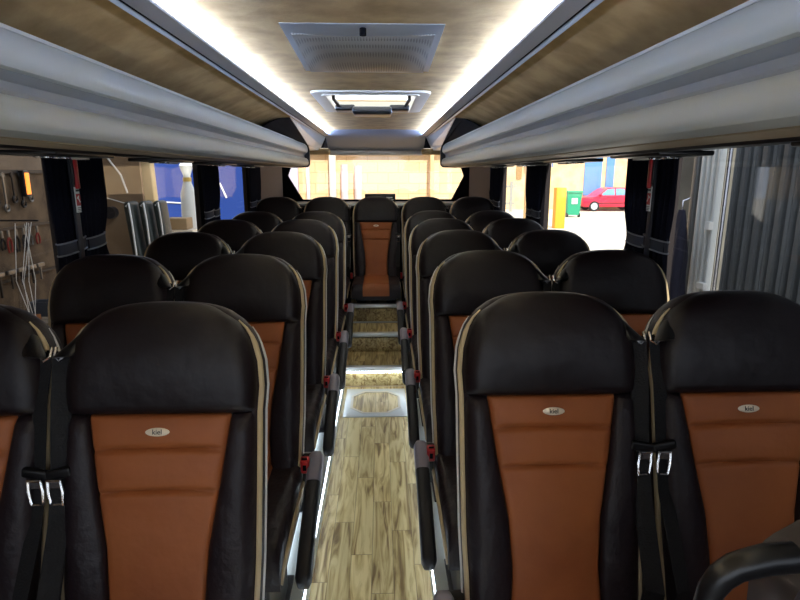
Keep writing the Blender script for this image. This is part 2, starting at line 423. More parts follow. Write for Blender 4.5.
MB().grid(20, 20, lambda u, q: (dome(.215, .235, -.006, .016)(u, q)[0], dome(.215, .235, -.006, .016)(u, q)[1]+.025, dome(.215, .235, -.012, .016)(u, q)[2]), (0, 0, .005)).build('grille', M['perf'], v)
MB().cyl((0, -.262, -.004), (0, -.262, -.026), .010).build('knob', M['blacktrim'], v)

hh = empty('roof_hatch', (0, 3.53, 2.0), 'ivory framed roof hatch with black handle bar, open to daylight', 'roof hatch')
q = ring_plate(MB(), rrect(.315, .485, .06, 5), rrect(.245, .40, .04, 5), -.010, .002); q.build('frame', M['ivory'], hh, ang=30)
q = ring_plate(MB(), rrect(.262, .42, .04, 5), rrect(.240, .395, .04, 5), -.015, .05); q.build('inner_rim', M['ivory'], hh, ang=30)
MB().box((0, 0, .066), (.56, .86, .008)).build('pane', mat('hatch_acrylic', (235, 240, 240), .3), hh)
hp = bpy.data.objects['roof_hatch']
pane = [c for c in kids(hh) if c.name.startswith('pane')][0]
pm = bpy.data.materials.new('hatch_glass'); pm.use_nodes = True; nt = pm.node_tree; b = nt.nodes['Principled BSDF']
tr = nt.nodes.new('ShaderNodeBsdfTranslucent'); tr.inputs[0].default_value = (.9, .93, .93, 1)
nt.links.new(tr.outputs[0], nt.nodes['Material Output'].inputs[0]); pane.data.materials[0] = pm
MB().box((0, .10, -.045), (.24, .20, .045), bev=.018).build('handle_pad', M['plastic'], hh)
for s in (-1, 1):
    q = MB(); q.box((s*.165, .10, -.026), (.12, .12, .035), bev=.01); q.tube([(s*.20, .06, -.02), (s*.215, -.18, -.005), (s*.205, -.3, .03)], .010, 8)
    q.build('hinge_arm', M['plastic'], hh)

# ================================================================== SEATS
AL = radians(16)
def S(x, s, d):            # along the recline plane, d = depth toward the sitter
    return Vector((x, s*sin(AL)-d*cos(AL), .46+s*cos(AL)+d*sin(AL)))
HS0 = .505
def Wb(s):                 # half width of upholstered back below headrest
    pts = [(-.06, .204), (.05, .210), (.2, .215), (.35, .216), (.52, .216)]
    for (a, wa), (b2, wb) in zip(pts[:-1], pts[1:]):
        if s <= b2: t = (s-a)/(b2-a); t = t*t*(3-2*t); return wa+(wb-wa)*t
    return pts[-1][1]
def Ow(s):                 # half width of tan centre
    pts = [(-.06, .118), (.0, .108), (.10, .102), (.22, .110), (.36, .134), (.52, .157)]
    for (a, wa), (b2, wb) in zip(pts[:-1], pts[1:]):
        if s <= b2: t = (s-a)/(b2-a); return wa+(wb-wa)*t
    return pts[-1][1]
def Wh(b):
    pts = [(0, .216), (.25, .220), (.5, .215), (.72, .201), (.88, .178), (1, .140)]
    for (a, wa), (b2, wb) in zip(pts[:-1], pts[1:]):
        if b <= b2: t = (b-a)/(b2-a); return wa+(wb-wa)*t
    return pts[-1][1]
def stop(a): return .752-.008*a*a-.014*abs(a)**4
def rnd(t, r):             # pillow edge drop
    return 0 if t >= r else r*(1-sqrt(max(0, 1-(1-t/r)**2)))
def sp(u): return sin((2*u-1)*pi/2)      # denser near the edges, -1..1
def headrest_fn(u, v):
    a = sp(u); b = (sp(v)+1)/2
    x = a*(Wh(b)-.011); s = HS0+b*(stop(a)-HS0)
    ex = (1-abs(a))*Wh(b); H = stop(a)-HS0
    D = .030+.014*sin(pi*min(1, b*1.1))*(1-a*a*.6)
    D -= rnd(ex, .045)*.9 + rnd((1-b)*H, .05)*.9 + rnd(b*H, .016)
    return S(x, s, D)
def centre_fn(u, v):
    a = sp(u); s = -.03+(HS0+.03)*v; wv = Ow(s)
    D = .020-.006*a*a + .004*sin(v*pi)
    for s0, dp in ((.425, .012), (.335, .011)):
        D -= dp*(1-.8*a**8)*math.exp(-((s-s0-.006*(1-a*a))/.0055)**2)
        D += .004*(1-a**8)*math.exp(-((s-s0-.045)/.03)**2)
    D -= rnd((1-abs(a))*wv, .012) + rnd((HS0-s), .012)
    return S(a*wv, s, D)
def bolster_fn(sgn):
    def f(u, v):
        c = (sp(u)+1)/2; s = -.04+(HS0+.04)*v; o_, w_ = Ow(s), Wb(s)-.010
        x = o_+(w_-o_)*c
        bul = .008+.012*sin(pi*min(1, max(0, s/.5)))
        D = .014+bul*sin(pi*(.15+.75*c))
        D -= rnd((1-c)*(w_-o_), .028) + rnd(c*(w_-o_), .010) + rnd(HS0-s, .010)
        return S(sgn*x, s, D)
    return f
def outline(n=14, m=12, s_lo=-.05):
    L = []
    for i in range(n): s = s_lo+(HS0-s_lo)*i/n; L.append((-Wb(s), s))
    for i in range(m): b = i/m; L.append((-Wh(b), HS0+b*(stop(1)-HS0)))
    for i in range(17):
        a = -1+2*i/16; L.append((a*Wh(1), stop(a)))
    for i in range(m-1, -1, -1): b = i/m; L.append((Wh(b), HS0+b*(stop(1)-HS0)))
    for i in range(n-1, -1, -1): s = s_lo+(HS0-s_lo)*i/n; L.append((Wb(s), s))
    return L
def offset_outline(L, d):
    out = []; n = len(L)
    for i, p in enumerate(L):
        a = Vector(L[max(i-1, 0)]); b = Vector(L[min(i+1, n-1)]); t = (b-a).normalized(); nrm = Vector((-t.y, t.x))
        q = Vector(p)+nrm*d; out.append((q.x, q.y))
    return out
OUT = outline()
def shell_mesh():
    rings = []
    for d, dep in ((-.018, .002), (-.009, -.004), (-.001, -.014), (.002, -.040), (-.002, -.062), (-.010, -.085), (-.022, -.103), (-.045, -.112)):
        rings.append([S(x, s, dep) for x, s in offset_outline(OUT, d)])
    return MB().loft(rings)
def side_tube(g, off, dep, r, flat, s_min, s_max, seg=8):
    O = offset_outline(OUT, off); n = len(O); pts = []
    for i in (range(n) if g < 0 else range(n-1, -1, -1)):
        x, s = O[i]
        if s >= s_max or len(pts) and abs(x) < .12: break
        if s > s_min: pts.append(S(x, s, dep))
    rr = [r*min(1, .25+(len(pts)-1-k)*.25) for k in range(len(pts))]
    return MB().tube(pts, rr, seg, flat=flat)
DARKTXT = mat('badge_text', (25, 22, 22), .5)

def make_seat(side, arm, label):
    """side: +1 -> belt on +x side; arm: sign of the aisle side (0 none)"""
    R = empty('coach_seat', (0, 0, 0), label, 'seat', 'black and tan leather coach seats')
    def pad(fn, nu, nv, depth=-.0):
        mb = MB(); bm = mb.bm
        V = [[bm.verts.new(fn(i/nu, j/nv)) for i in range(nu+1)] for j in range(nv+1)]
        for j in range(nv):
            for i in range(nu): bm.faces.new((V[j][i], V[j][i+1], V[j+1][i+1], V[j+1][i]))
        loop = [V[0][i] for i in range(nu)]+[V[j][nu] for j in range(nv)]+[V[nv][i] for i in range(nu, 0, -1)]+[V[j][0] for j in range(nv, 0, -1)]
        back = [bm.verts.new(q.co + Vector((0, cos(AL), -sin(AL)))*.03) for q in loop]
        for k in range(len(loop)):
            j = (k+1) % len(loop); bm.faces.new((loop[k], back[k], back[j], loop[j]))
        bm.faces.new(back)
        return mb
    pad(headrest_fn, 28, 22).build('headrest', M['leather'], R, ang=70)
    cp = pad(centre_fn, 16, 120).build('centre_panel', M['tan'], R, ang=70); cp['label'] = 'tan leather centre panel with two cross seams'
    for g in (-1, 1): pad(bolster_fn(g), 14, 26).build('side_bolster', M['leather_side'], R, ang=70)
    shell_mesh().build('back_shell', M['leather_side'], R, ang=50)
    for g in (-1, 1):
        side_tube(g, -.004, -.010, .0068, (1, 1), -.04, .715).build('piping', M['cream'], R)['label'] = 'cream piping'
        side_tube(g, .0030, -.044, .0036, (1, 1), -.045, .70).build('edge_trim', M['white_trim'], R)['label'] = 'white edge trim'
    # oval badge with lettering
    bd = MB(); pts = []
    for ring, (k, dz) in enumerate(((1, 0), (1, .003), (.8, .0045))):
        pts.append([Vector((.026*k*cos(t*pi/16), -dz, .0092*k*sin(t*pi/16))) for t in range(32)])
    bd.loft(pts); B = bd.build('badge', M['silver'], R)
    B['label'] = 'small oval silver badge'
    c = S(0, .467, .0225); B.location = c; B.rotation_euler = (-AL, 0, 0)
    text_obj('lettering', 'kiel', .0155, DARKTXT, B, (0, -.0050, 0), (pi/2, 0, 0))
    # cushion
    def cush(x0, x1, m, nm, zt, r, yf=-.47, yb=.02, ins=0):
        def f(u, vv):
            a = sp(u); b = (sp(vv)+1)/2
            xm, hw = (x0+x1)/2, (x1-x0)/2
            x = xm+a*hw; y = yf+(yb-yf)*b
            z = zt - rnd((1-abs(a))*hw, r) - rnd(b*(yb-yf), .07) - .012*sin(pi*b)
            return (x, y, z)
        mb = MB(); nu, nv = 18, 20; bm = mb.bm
        V = [[bm.verts.new(f(i/nu, j/nv)) for i in range(nu+1)] for j in range(nv+1)]
        for j in range(nv):
            for i in range(nu): bm.faces.new((V[j][i], V[j][i+1], V[j+1][i+1], V[j+1][i]))
        loop = [V[0][i] for i in range(nu)]+[V[j][nu] for j in range(nv)]+[V[nv][i] for i in range(nu, 0, -1)]+[V[j][0] for j in range(nv, 0, -1)]
        back = [bm.verts.new((q.co.x, q.co.y+ins*(1 if q.co.y < -.2 else 0), .335 if nm != 'cushion_panel' else .36)) for q in loop]
        for k in range(len(loop)):
            j = (k+1) % len(loop); bm.faces.new((loop[k], back[k], back[j], loop[j]))
        bm.faces.new(back)
        return mb.build(nm, m, R, ang=60)
    cush(-.215, .215, M['leather_side'], 'seat_cushion', .462, .035)
    cush(-.115, .115, M['tan'], 'cushion_panel', .470, .012, yf=-.474, yb=.0)['label'] = 'tan leather cushion insert'
    for g in (-1, 1): MB().tube([(g*.216, .0, .395), (g*.217, -.2, .392), (g*.217, -.36, .385), (g*.215, -.43, .37), (g*.212, -.455, .345)], .008, 8, flat=(1, 1.6)).build('cushion_piping', M['cream'], R)
    for g in (-1, 1): MB().box((g*.13, -.2, .155), (.05, .30, .30), bev=.01).box((g*.13, -.2, .008), (.08, .40, .015), bev=.004).build('leg', M['frame'], R)
    MB().box((0, -.2, .318), (.36, .40, .03), bev=.008).build('seat_frame', M['frame'], R)
    # armrest on the aisle side
    if arm:
        A = Vector((arm*.262, .05, .475)); Bp = Vector((arm*.262, -.385, .275)); d = (Bp-A)
        n = 14; rings = []
        for i in range(n+1):
            t = (sp(i/n)+1)/2; p = A+d*t; k = 1
            e_ = min(1, sqrt(max(0, 1-(1-min(1, min(t, 1-t)/.07))**2))+.15)
            hw, hh_ = .0245*k*e_, .030*k*e_
            ax = Vector((1, 0, 0)); up = ax.cross(d).normalized(); up = up if up.z > 0 else -up
            bow = .012*sin(pi*t)
            rings.append([p+up*bow+ax*hw*math.copysign(abs(cos(2*pi*j/16))**.6, cos(2*pi*j/16))+up*hh_*math.copysign(abs(sin(2*pi*j/16))**.6, sin(2*pi*j/16)) for j in range(16)])
        Ar = MB().loft(rings).build('armrest', M['softplastic'], R, ang=50)
        k0 = 3; rings2 = []
        for rg in rings[:6]:
            c = sum(rg, Vector())/16; rings2.append([c+(p-c)*1.07 for p in rg])
        MB().loft(rings2).build('armrest_cap', M['cap'], Ar, ang=50)['label'] = 'grey end cap of the armrest'
        MB().cyl((arm*.21, .05, .455), (arm*.262, .05, .455), .020).build('pivot', M['softplastic'], Ar)
        q = MB().box((arm*.228, -.02, .470), (.030, .034, .055), rot=Matrix.Rotation(radians(12), 3, 'X'), bev=.006); bk = q.build('belt_buckle', M['red'], R); bk['label'] = 'red belt buckle'
        MB().box((arm*.228, -.033, .499), (.018, .006, .004)).box((arm*.228, -.0385, .468), (.012, .003, .02)).build('release_slot', M['blacktrim'], bk)
        MB().box((arm*.228, -.01, .40), (.02, .012, .10)).build('buckle_stalk', M['plastic'], R)
    elif arm == 0:
        MB().box((.23, -.02, .46), (.03, .034, .055), bev=.006).build('belt_buckle', M['red'], R)['label'] = 'red belt buckle'
    # belt guide, webbing and tongue
    g = side
    gc = S(g*.205, .665, -.02)
    gd = empty('tmp', (0, 0, 0), None, None); bpy.data.objects.remove(gd)
    rg = []
    for i, (t, hw, hh_, yo) in enumerate(((0, .004, .006, 0), (.1, .018, .012, -.004), (.45, .024, .016, -.010), (.8, .030, .014, -.018), (1, .030, .006, -.022))):
        p = gc+Vector((g*(-.034+.030*t), -.005+yo-.03*t, .022-.042*t))
        rg.append([p+Vector((hw*.8*cos(2*pi*k/12), -.012*sin(2*pi*k/12)*1.1, hh_*.6*cos(2*pi*k/12)*g*-.5+.006*sin(2*pi*k/12))) for k in range(12)])
    G = MB().loft(rg).build('belt_guide', M['plastic'], R)
    lp = [gc+Vector(v_) for v_ in ((-g*.022, -.03, .012), (-g*.005, -.042, -.018), (g*.010, -.05, -.03), (g*.022, -.046, -.022), (g*.022, -.034, -.004))]
    MB().tube(lp, .0038, 6).build('guide_trim', M['chrome'], G)
    # webbing (two layers hanging from guide to lower anchor)
    pth = [gc+Vector((g*.008, -.035, -.015)), gc+Vector((g*.004, -.075, -.12)), gc+Vector((g*.002, -.115, -.27)), gc+Vector((g*.002, -.145, -.36)), Vector((g*.202, -.055, .55)), Vector((g*.208, -.02, .38))]
    def strip(mb, P, hw, tk, tilt):
        for a, bq in zip(P[:-1], P[1:]): pass
        rings = []
        for p in P:
            ax = Vector((cos(tilt)*hw, -sin(tilt)*hw, 0)); nn = Vector((sin(tilt)*tk, cos(tilt)*tk, 0))
            rings.append([p-ax-nn, p+ax-nn, p+ax+nn, p-ax+nn])
        mb.loft(rings)
    mb = MB(); strip(mb, pth, .020, .0012, g*.35)
    strip(mb, [p+Vector((g*-.001, .012, 0)) for p in pth], .018, .0012, g*.6)
    Wb_ = mb.build('belt_webbing', M['web'], R, smooth=False)
    tg = pth[2]+Vector((0, -.004, .01))
    MB().box(tg, (.056, .016, .022), rot=Matrix.Rotation(g*.2, 3, 'Y'), bev=.005).build('belt_stopper', M['plastic'], Wb_)
    tb = MB(); tc_ = tg+Vector((g*.004, -.016, -.034)); 
    ring_pts = [(-.013, .026), (.013, .026), (.015, .0), (.012, -.030), (-.012, -.030), (-.015, 0)]
    tb.tube([tc_+Vector((x, 0, z)) for x, z in ring_pts], .0042, 6, closed=True); tb.box(tc_+Vector((0, 0, .016)), (.026, .003, .014))
    tb.build('belt_tongue', M['chrome'], Wb_)
    return R

ORD = ['nearest', 'second', 'third', 'fourth', 'fifth']
YL = [1.24, 2.02, 2.82, 3.60, 4.38]; YRr = [1.32, 2.09, 2.88, 3.66, 4.44]
protos = {}
def place(kind, x, y, z, label, *, args):
    if kind not in protos:
        o = make_seat(*args, label); protos[kind] = o
    else:
        o = copy_tree(protos[kind]); o['label'] = label
    o.location = (x, y, z); return o
for i in range(5):
    place('La', (-.437 if i == 0 else -.450), YL[i]-.21, PZ, f'black and tan coach seat left of the aisle, {ORD[i]} row from the camera', args=(-1, 1))
    place('Ra', .452, YRr[i]-.21, PZ, f'black and tan coach seat right of the aisle, {ORD[i]} row from the camera', args=(1, -1))
    place('Lw', (-.900 if i == 0 else -.913), YL[i]-.21, PZ, f'black and tan coach seat beside the left windows, {ORD[i]} row from the camera', args=(1, None))
    place('Rw', .920, YRr[i]-.21, PZ, f'black and tan coach seat beside the right windows, {ORD[i]} row from the camera', args=(-1, None))
for x, lab in ((0, 'rear bench seat in the middle, facing straight down the aisle'), (-.465, 'rear bench seat just left of the middle one under the rear window'), (.465, 'rear bench seat just right of the middle one under the rear window'), (-.925, 'rear bench seat in the far left back corner'), (.925, 'rear bench seat in the far right back corner')):
    place('C', x, 5.20, PZ+.070, 'black leather '+lab, args=(1, 0))
# the rear bench stands on a higher floor: shorter legs there
for o in list(bpy.data.objects):
    if o.parent and o.name.startswith('leg') and o.parent.get('label', '').startswith('black leather rear'):
        if 'short_leg' in bpy.data.meshes and o.location.x == 99: pass
        o.data = o.data.copy()
        up_ = .285 if abs(o.parent.location.x) < .01 else .1
        for vtx in o.data.vertices:
            if vtx.co.z < .27: vtx.co.z = up_ + vtx.co.z*.1

# ================================================================== FOLDING CREW SEAT, lower right corner
cs = empty('crew_seat', (.60, .50, PZ), 'black leather crew seat back with looped armrest cut off by the lower right corner', 'seat')
def crew_fn(u, v):
    a = 2*u-1; x = .065 + .17*a
    z = .40+.682*v - .045*v*v*max(0, -a-.55)**2*5 + .012*sin(4*a+1)*v
    y = .012*a*a + .008*sin(9*a+2*v)+.004*sin(17*a+5*v)
    z += -.03*(abs(a)**3)*(v**2)
    return (x, y, z)
MB().grid(40, 20, crew_fn, (0, .07, 0)).build('backrest', mat('worn_leather', (58, 50, 50), .45, bump=(7, .6)), cs, ang=70)
MB().box((.055, -.12, .36), (.32, .26, .09), bev=.03).build('seat_cushion', M['leather'], cs)
loop = [(.404, .50, .98), (.394, .50, 1.07), (.393, .50, 1.13), (.396, .50, 1.15), (.405, .50, 1.166), (.419, .50, 1.177), (.436, .50, 1.182), (.452, .50, 1.186), (.480, .50, 1.188)]
MB().tube([Vector(p)-Vector((.60, .50, PZ)) for p in loop], [.010, .011, .012, .0125, .0135, .014, .0145, .015, .015], 14, flat=(1, 1.1)).build('armrest_loop', M['plastic'], cs)
q = MB(); q.box((.05, -.02, .15), (.05, .2, .30), bev=.01).box((.05, -.02, .008), (.2, .3, .016), bev=.004); q.build('base', M['frame'], cs)

# ================================================================== CURTAINS, TIEBACKS, HAMMERS, LABELS
def curtain(s, ya, yb, label, name_side, pinch, amp=.008, folds=5):
    """ya: edge at the pillar side, yb: free edge"""
    e = empty('curtain', (s*1.138, (ya+yb)/2, 1.3), label, 'curtain', 'navy window curtains')
    W = yb-ya
    def f(u, v):
        z = 1.66-.64*v
        t = (z-1.32)/.36
        k = 1-pinch*math.exp(-((z-1.31)/.09)**2)
        y = ya+W*(u*k) - (ya+yb)/2
        x = s*(-.0)+amp*(.5+.5*k)*sin(u*folds*2*pi+.4*sin(v*4))-s*.01
        return (x, y, z-1.3)
    MB().grid(60, 26, f, (s*.004, 0, 0)).build('drape', M['curtain'], e, ang=80)
    yt = [0+(ya-(ya+yb)/2)+W*(1-pinch)*k for k in (0, 1)]
    y0_, y1_ = min(yt), max(yt)
    tb = MB(); n = 16
    for dz in (-.022, .022):
        tb.tube([(s*.0+.020*cos(2*pi*k/n)-s*.008, (y0_+y1_)/2+(y1_-y0_)/2*1.04*sin(2*pi*k/n), .012+dz+.006*sin(2*pi*k/n)) for k in range(n)], .0035, 6, closed=True)
    def band(u, v): a = 2*pi*u; return (.019*cos(a)-s*.008, (y0_+y1_)/2+(y1_-y0_)/2*1.03*sin(a), .012-.022+.044*v+.006*sin(a))
    M.setdefault('netband', mat('net_band', (46, 49, 60), .8))
    tb2 = MB().grid(24, 2, band); tb2.build('tieback_band', M['netband'], e)
    tb.build('tieback_edge', M['net'], e)
    return e
for s, sd_ in ((-1, 'left'), (1, 'right')):
    n0 = (2.06, 'nearest', 2.27, 2.48)
    P = [n0, (3.83, 'second', 4.02, 4.21), (5.18, 'third', 5.42, 5.66)]
    for a, o_, m_, b in P:
        curtain(s, m_-.005, a, f'navy curtain tied back on the near edge of the {o_} pillar, {sd_} window side', sd_, .08)
        curtain(s, m_+.005, b, f'navy curtain tied back on the far edge of the {o_} pillar, {sd_} window side', sd_, .26)
    # dark rail above the windows
    struct(MB().tube([(s*1.14, -1.4, 1.672), (s*1.14, 5.6, 1.672)], .008, 8).build('trim_%d' % (14 if s < 0 else 15), M['blacktrim']))
    # emergency hammer and sign on the first pillar cover
    hy = 2.19
    pc = struct(MB().box((s*1.108, hy, 1.36), (.010, .034, .66), bev=.004).build('trim_%d' % (16 if s < 0 else 17), mat('pillar_strip', (30, 31, 40), .5)))
    hm = empty('emergency_hammer', (s*1.092, hy, 1.60), f'red emergency hammer clipped to the {sd_} hand window pillar', 'emergency hammer', 'emergency hammers')
    MB().box((0, 0, -.02), (.014, .018, .11), bev=.005).build('handle', M['red'], hm)
    MB().cyl((0, -.03, .045), (0, .03, .045), .011).build('hammer_head', M['red'], hm)
    MB().box((s*.006, 0, 0), (.008, .036, .12), bev=.003).build('holder', M['plastic'], hm)
    sg = empty('emergency_sign', (s*1.098, hy, 1.485), f'small red and white emergency sign below the hammer on the {sd_} pillar', 'sign', 'emergency signs')
    MB().box((0, 0, 0), (.004, .030, .095), bev=.001).build('plate', M['white'], sg)
    MB().box((-s*.0028, 0, .0), (.0015, .026, .044)).build('red_field', M['red'], sg)
    q = MB(); q.box((-s*.0042, .002, .0), (.001, .004, .024), rot=Matrix.Rotation(.6, 3, 'X')).box((-s*.0042, -.003, .009), (.001, .014, .006), rot=Matrix.Rotation(.6, 3, 'X')); q.build('pictogram', M['white'], sg, smooth=False)
    q = MB()
    for k in range(3): q.box((-s*.0028, 0, -.030-.006*k), (.001, .022, .0022))
    q.box((-s*.0028, 0, .034), (.001, .022, .007)); q.build('printed_lines', DARKTXT, sg, smooth=False)

# black device on rear parcel shelf
bx = empty('device_box', (.04, 5.62, 1.29), 'flat black electronic box with small white mark on the rear shelf behind the middle headrest', 'electronic box')
MB().box((0, 0, .05), (.30, .12, .10), bev=.008).build('body', M['plastic'], bx)
MB().box((.09, -.0612, .065), (.06, .002, .012)).box((.12, -.0612, .045), (.02, .002, .008)).build('marking', M['white'], bx, smooth=False)

# ================================================================== OUTSIDE
GZ = -.65
struct(MB().box((0, 22, GZ-.05), (90, 60, .1)).build('ground', mat('pale_concrete', (212, 204, 186), .9, noise=(.8, (196, 188, 170)))))
M['plaster'] = mat('sand_plaster', (226, 196, 152), .9, noise=(2.2, (206, 176, 134)))
bk = bpy.data.materials.new('pale_blockwork'); bk.use_nodes = True; nt = bk.node_tree; b = nt.nodes['Principled BSDF']
tc = nt.nodes.new('ShaderNodeTexCoord'); mp = nt.nodes.new('ShaderNodeMapping'); mp.inputs['Rotation'].default_value = (pi/2, 0, 0); br = nt.nodes.new('ShaderNodeTexBrick')
br.inputs['Scale'].default_value = 1; br.inputs['Brick Width'].default_value = .32; br.inputs['Row Height'].default_value = .16; br.inputs['Mortar Size'].default_value = .006
br.inputs['Color1'].default_value = (*lin((242, 210, 164)), 1); br.inputs['Color2'].default_value = (*lin((234, 198, 150)), 1); br.inputs['Mortar'].default_value = (*lin((214, 176, 126)), 1)
nt.links.new(tc.outputs['Object'], mp.inputs[0]); nt.links.new(mp.outputs[0], br.inputs[0]); nt.links.new(br.outputs['Color'], b.inputs['Base Color']); b.inputs['Roughness'].default_value = .9
struct(MB().box((0, 9.0, 1.4), (3.6, .3, 4.1)).build('wall_yard_back', bk, smooth=False))
struct(MB().box((0, 8.80, 1.99), (3.5, .14, .14)).build('trim_18', M['ivory']))
# pipes and posts in front of back wall
def post(name, x, wdt, z0, z1, m, label, cat, group=None, y=8.7):
    e = MB().box((x, y, (z0+z1)/2), (wdt, .10, z1-z0), bev=.01).build(name, m); return tag(e, label, cat, group)
M['pinkwhite'] = mat('pinkish_white_pipe', (226, 208, 204), .5)
def pipe(x, r, z1, label):
    e = MB().cyl((x, 8.72, GZ), (x, 8.72, z1), r).tube([(x+1.15*r*cos(a*pi/8), 8.72+1.15*r*sin(a*pi/8), .4) for a in range(16)], r*.14, 6, closed=True).build('drain_pipe', M['pinkwhite'])
    tag(e, label, 'pipe', 'pale pipes against the rear yard wall')
pipe(-.505, .055, 1.72, 'thick pale pipe standing against the wall outside the rear window, left of the pair')
pipe(-.30, .055, 1.70, 'thick pale pipe standing against the wall outside the rear window, right of the pair')
post('door_post', -.68, .10, GZ, 1.95, M['ivory'], 'ivory upright post outside the rear window, left of the two pipes', 'post')
post('door_post', .82, .06, GZ, 1.95, mat('sand_post', (220, 184, 134), .8), 'sand coloured slim post outside the right half of the rear window', 'post')
post('wall_panel', -1.28, .16, GZ, 1.75, mat('lilac_panel', (196, 190, 206), .6), 'pale lilac board leaning at the far left outside the rear window', 'board')
post('wall_panel', -1.05, .05, GZ, 1.75, M['pinkwhite'], 'narrow pinkish board beside the lilac one outside the rear window', 'board')

# --- left: workshop
M['wsw'] = mat('workshop_wall', (122, 106, 86), .9, noise=(1.5, (100, 86, 70)))
struct(MB().box((-4.6, 2.5, 1.6), (.1, 13, 4.5)).build('wall_workshop_left', M['wsw']))
struct(MB().box((-3.0, 2.2, 3.7), (3.4, 9, .1)).build('ceiling_workshop_shade', M['wsw']))  # unseen roof added over the left side only, keeps the workshop dim
struct(MB().box((-3.4, -2.4, 1.5), (2.6, .1, 4.4)).build('wall_workshop_shade', M['wsw']))  # unseen wall added to shade the workshop from the sun
tw = empty('tool_board', (-3.06, 4.55, 0), 'tan pegboard with dark grip rails seen through the near left window', 'tool board')
MB().box((0, 0, .95), (.04, 2.4, 1.30)).build('board', mat('pegboard', (104, 88, 68), .85, noise=(7, (74, 60, 46))), tw)
MB().box((.03, 0, 1.60), (.02, 2.4, .03)).box((.03, 0, 1.14), (.02, 2.4, .02)).box((.03, 0, .72), (.02, 2.4, .02)).build('hanging_rail', M['frame'], tw)
wbn = empty('workbench', (-2.80, 4.55, GZ), 'dark workbench strewn with pale odds and ends below the tool board', 'workbench')
MB().box((0, 0, 1.06), (.44, 2.3, .05), bev=.006).build('worktop', mat('bench_top', (92, 84, 74), .7, noise=(8, (140, 130, 112))), wbn)
for dx, dy in ((-.18, -1.1), (.18, -1.1), (-.18, 1.1), (.18, 1.1)): MB().box((dx, dy, .52), (.05, .05, 1.03)).build('leg', M['frame'], wbn)
tm = [mat('tool_dark', (34, 32, 32), .4, metal=.4), mat('tool_red', (130, 40, 30), .5), mat('tool_steel', (120, 118, 114), .35, metal=.7)]
k = 0
for row, (z, n) in enumerate(((1.58, 11), (1.13, 13), (.80, 9))):
    for i in range(n):
        y = 3.95+ i*(1.25/n)+random.uniform(-.01, .01); L = random.uniform(.20, .30) if row < 1 else random.uniform(.13, .2)
        nm = ('hanging_wrench', 'hanging_pliers', 'hanging_hammer')[row]
        ty = nm.split('_')[1]
        pos = 'leftmost' if i == 0 else 'rightmost' if i == n-1 else f'{["","second","third","fourth","fifth","sixth","seventh","eighth","ninth","tenth","eleventh","twelfth","thirteenth"][i]} from the left'
        rowname = ('top', 'middle', 'lower')[row]
        e = empty(nm, (-3.0 if row == 2 else -3.015, y, z), f'dark {ty} hanging on the {rowname} row of the tan tool board, {pos}', ty, f'{ty if ty!="pliers" else "pair"}{"s" if ty!="pliers" else "s of pliers"} on the tool board')
        mm = tm[0] if random.random() < .65 else tm[2]
        if row == 0:
            q = MB(); q.box((0, 0, -L/2), (.012, .022, L), bev=.004); q.tube([(0, .026*cos(a*pi/7), -L+.0+.026*sin(a*pi/7)) for a in range(-10, 3)], .010, 6); q.tube([(0, .018*cos(a*pi/6), -.01+.018*sin(a*pi/6)) for a in range(12)], .007, 6, closed=True); q.build('wrench_body', mm, e)
        elif row == 1:
            q = MB(); q.box((0, 0, -.03), (.014, .026, .06), bev=.006); q.build('jaws', tm[2], e)
            for g in (-1, 1): MB().tube([(0, 0, -.055), (0, g*.022, -.09), (0, g*.026, -.13), (0, g*.016, -L-.01)], .008, 8).build('grip', tm[1] if i % 4 == 0 else mm, e)
        else:
            MB().box((0, 0, -L/2), (.014, .018, L), bev=.004).build('handle', mm, e); MB().box((0, 0, -.01), (.03, .10, .035), bev=.006).build('head', tm[2], e)
for i, (y, sx, hh_, c) in enumerate(((4.15, .10, .06, (190, 170, 130)), (4.36, .14, .05, (150, 96, 54)), (4.62, .08, .12, (70, 76, 84)), (4.86, .12, .07, (196, 190, 176)))):
    e = empty('parts_tray', (-2.76, y, GZ+1.085), f'{("sand coloured","brown","dark slate","off white")[i]} open parts tray on the workbench', 'tray', 'parts trays on the workbench')
    q = ring_plate(MB(), rrect(.08, sx/2+.02, .01, 2), rrect(.07, sx/2+.01, .008, 2), 0, hh_); q.poly([(x, yy, .002) for x, yy in rrect(.075, sx/2+.015, .01, 2)], (0, 0, .004)); q.build('tray_body', mat('tray_colour', c, .6), e, smooth=False)
cb = empty('cable_bundle', (-2.45, 3.93, -.35), 'bundle of thin pale cables hanging at the left edge of the near left window', 'cables')
for i in range(5):
    MB().tube([(.02*i, .012*i+.10*sin(i), 1.6), (.03*i-.05, .02*sin(2*i), 1.2), (.02*i+.06*sin(i*3), .05*cos(i), .85), (.03*sin(i), .06*sin(i), .55)], .0025, 6).build('cable', M['white'], cb)
MB().tube([(-.60, 0, 1.60), (-.3, 0, 1.62), (.16, 0, 1.62)], .006, 8).build('holder', M['frame'], cb)
# orange lamp glow by the board edge
wl = empty('work_light', (-3.0, 5.0, 1.50), 'small glowing orange work light at the right edge of the tool board', 'work light')
MB().box((0, 0, 0), (.05, .07, .22), bev=.01).build('lamp_housing', M['plastic'], wl)
MB().box((.027, 0, 0), (.008, .055, .18), bev=.003).build('lamp_lens', mat('orange_lens', (255, 150, 60), .4, emit=((255, 140, 50), 1.6)), wl)

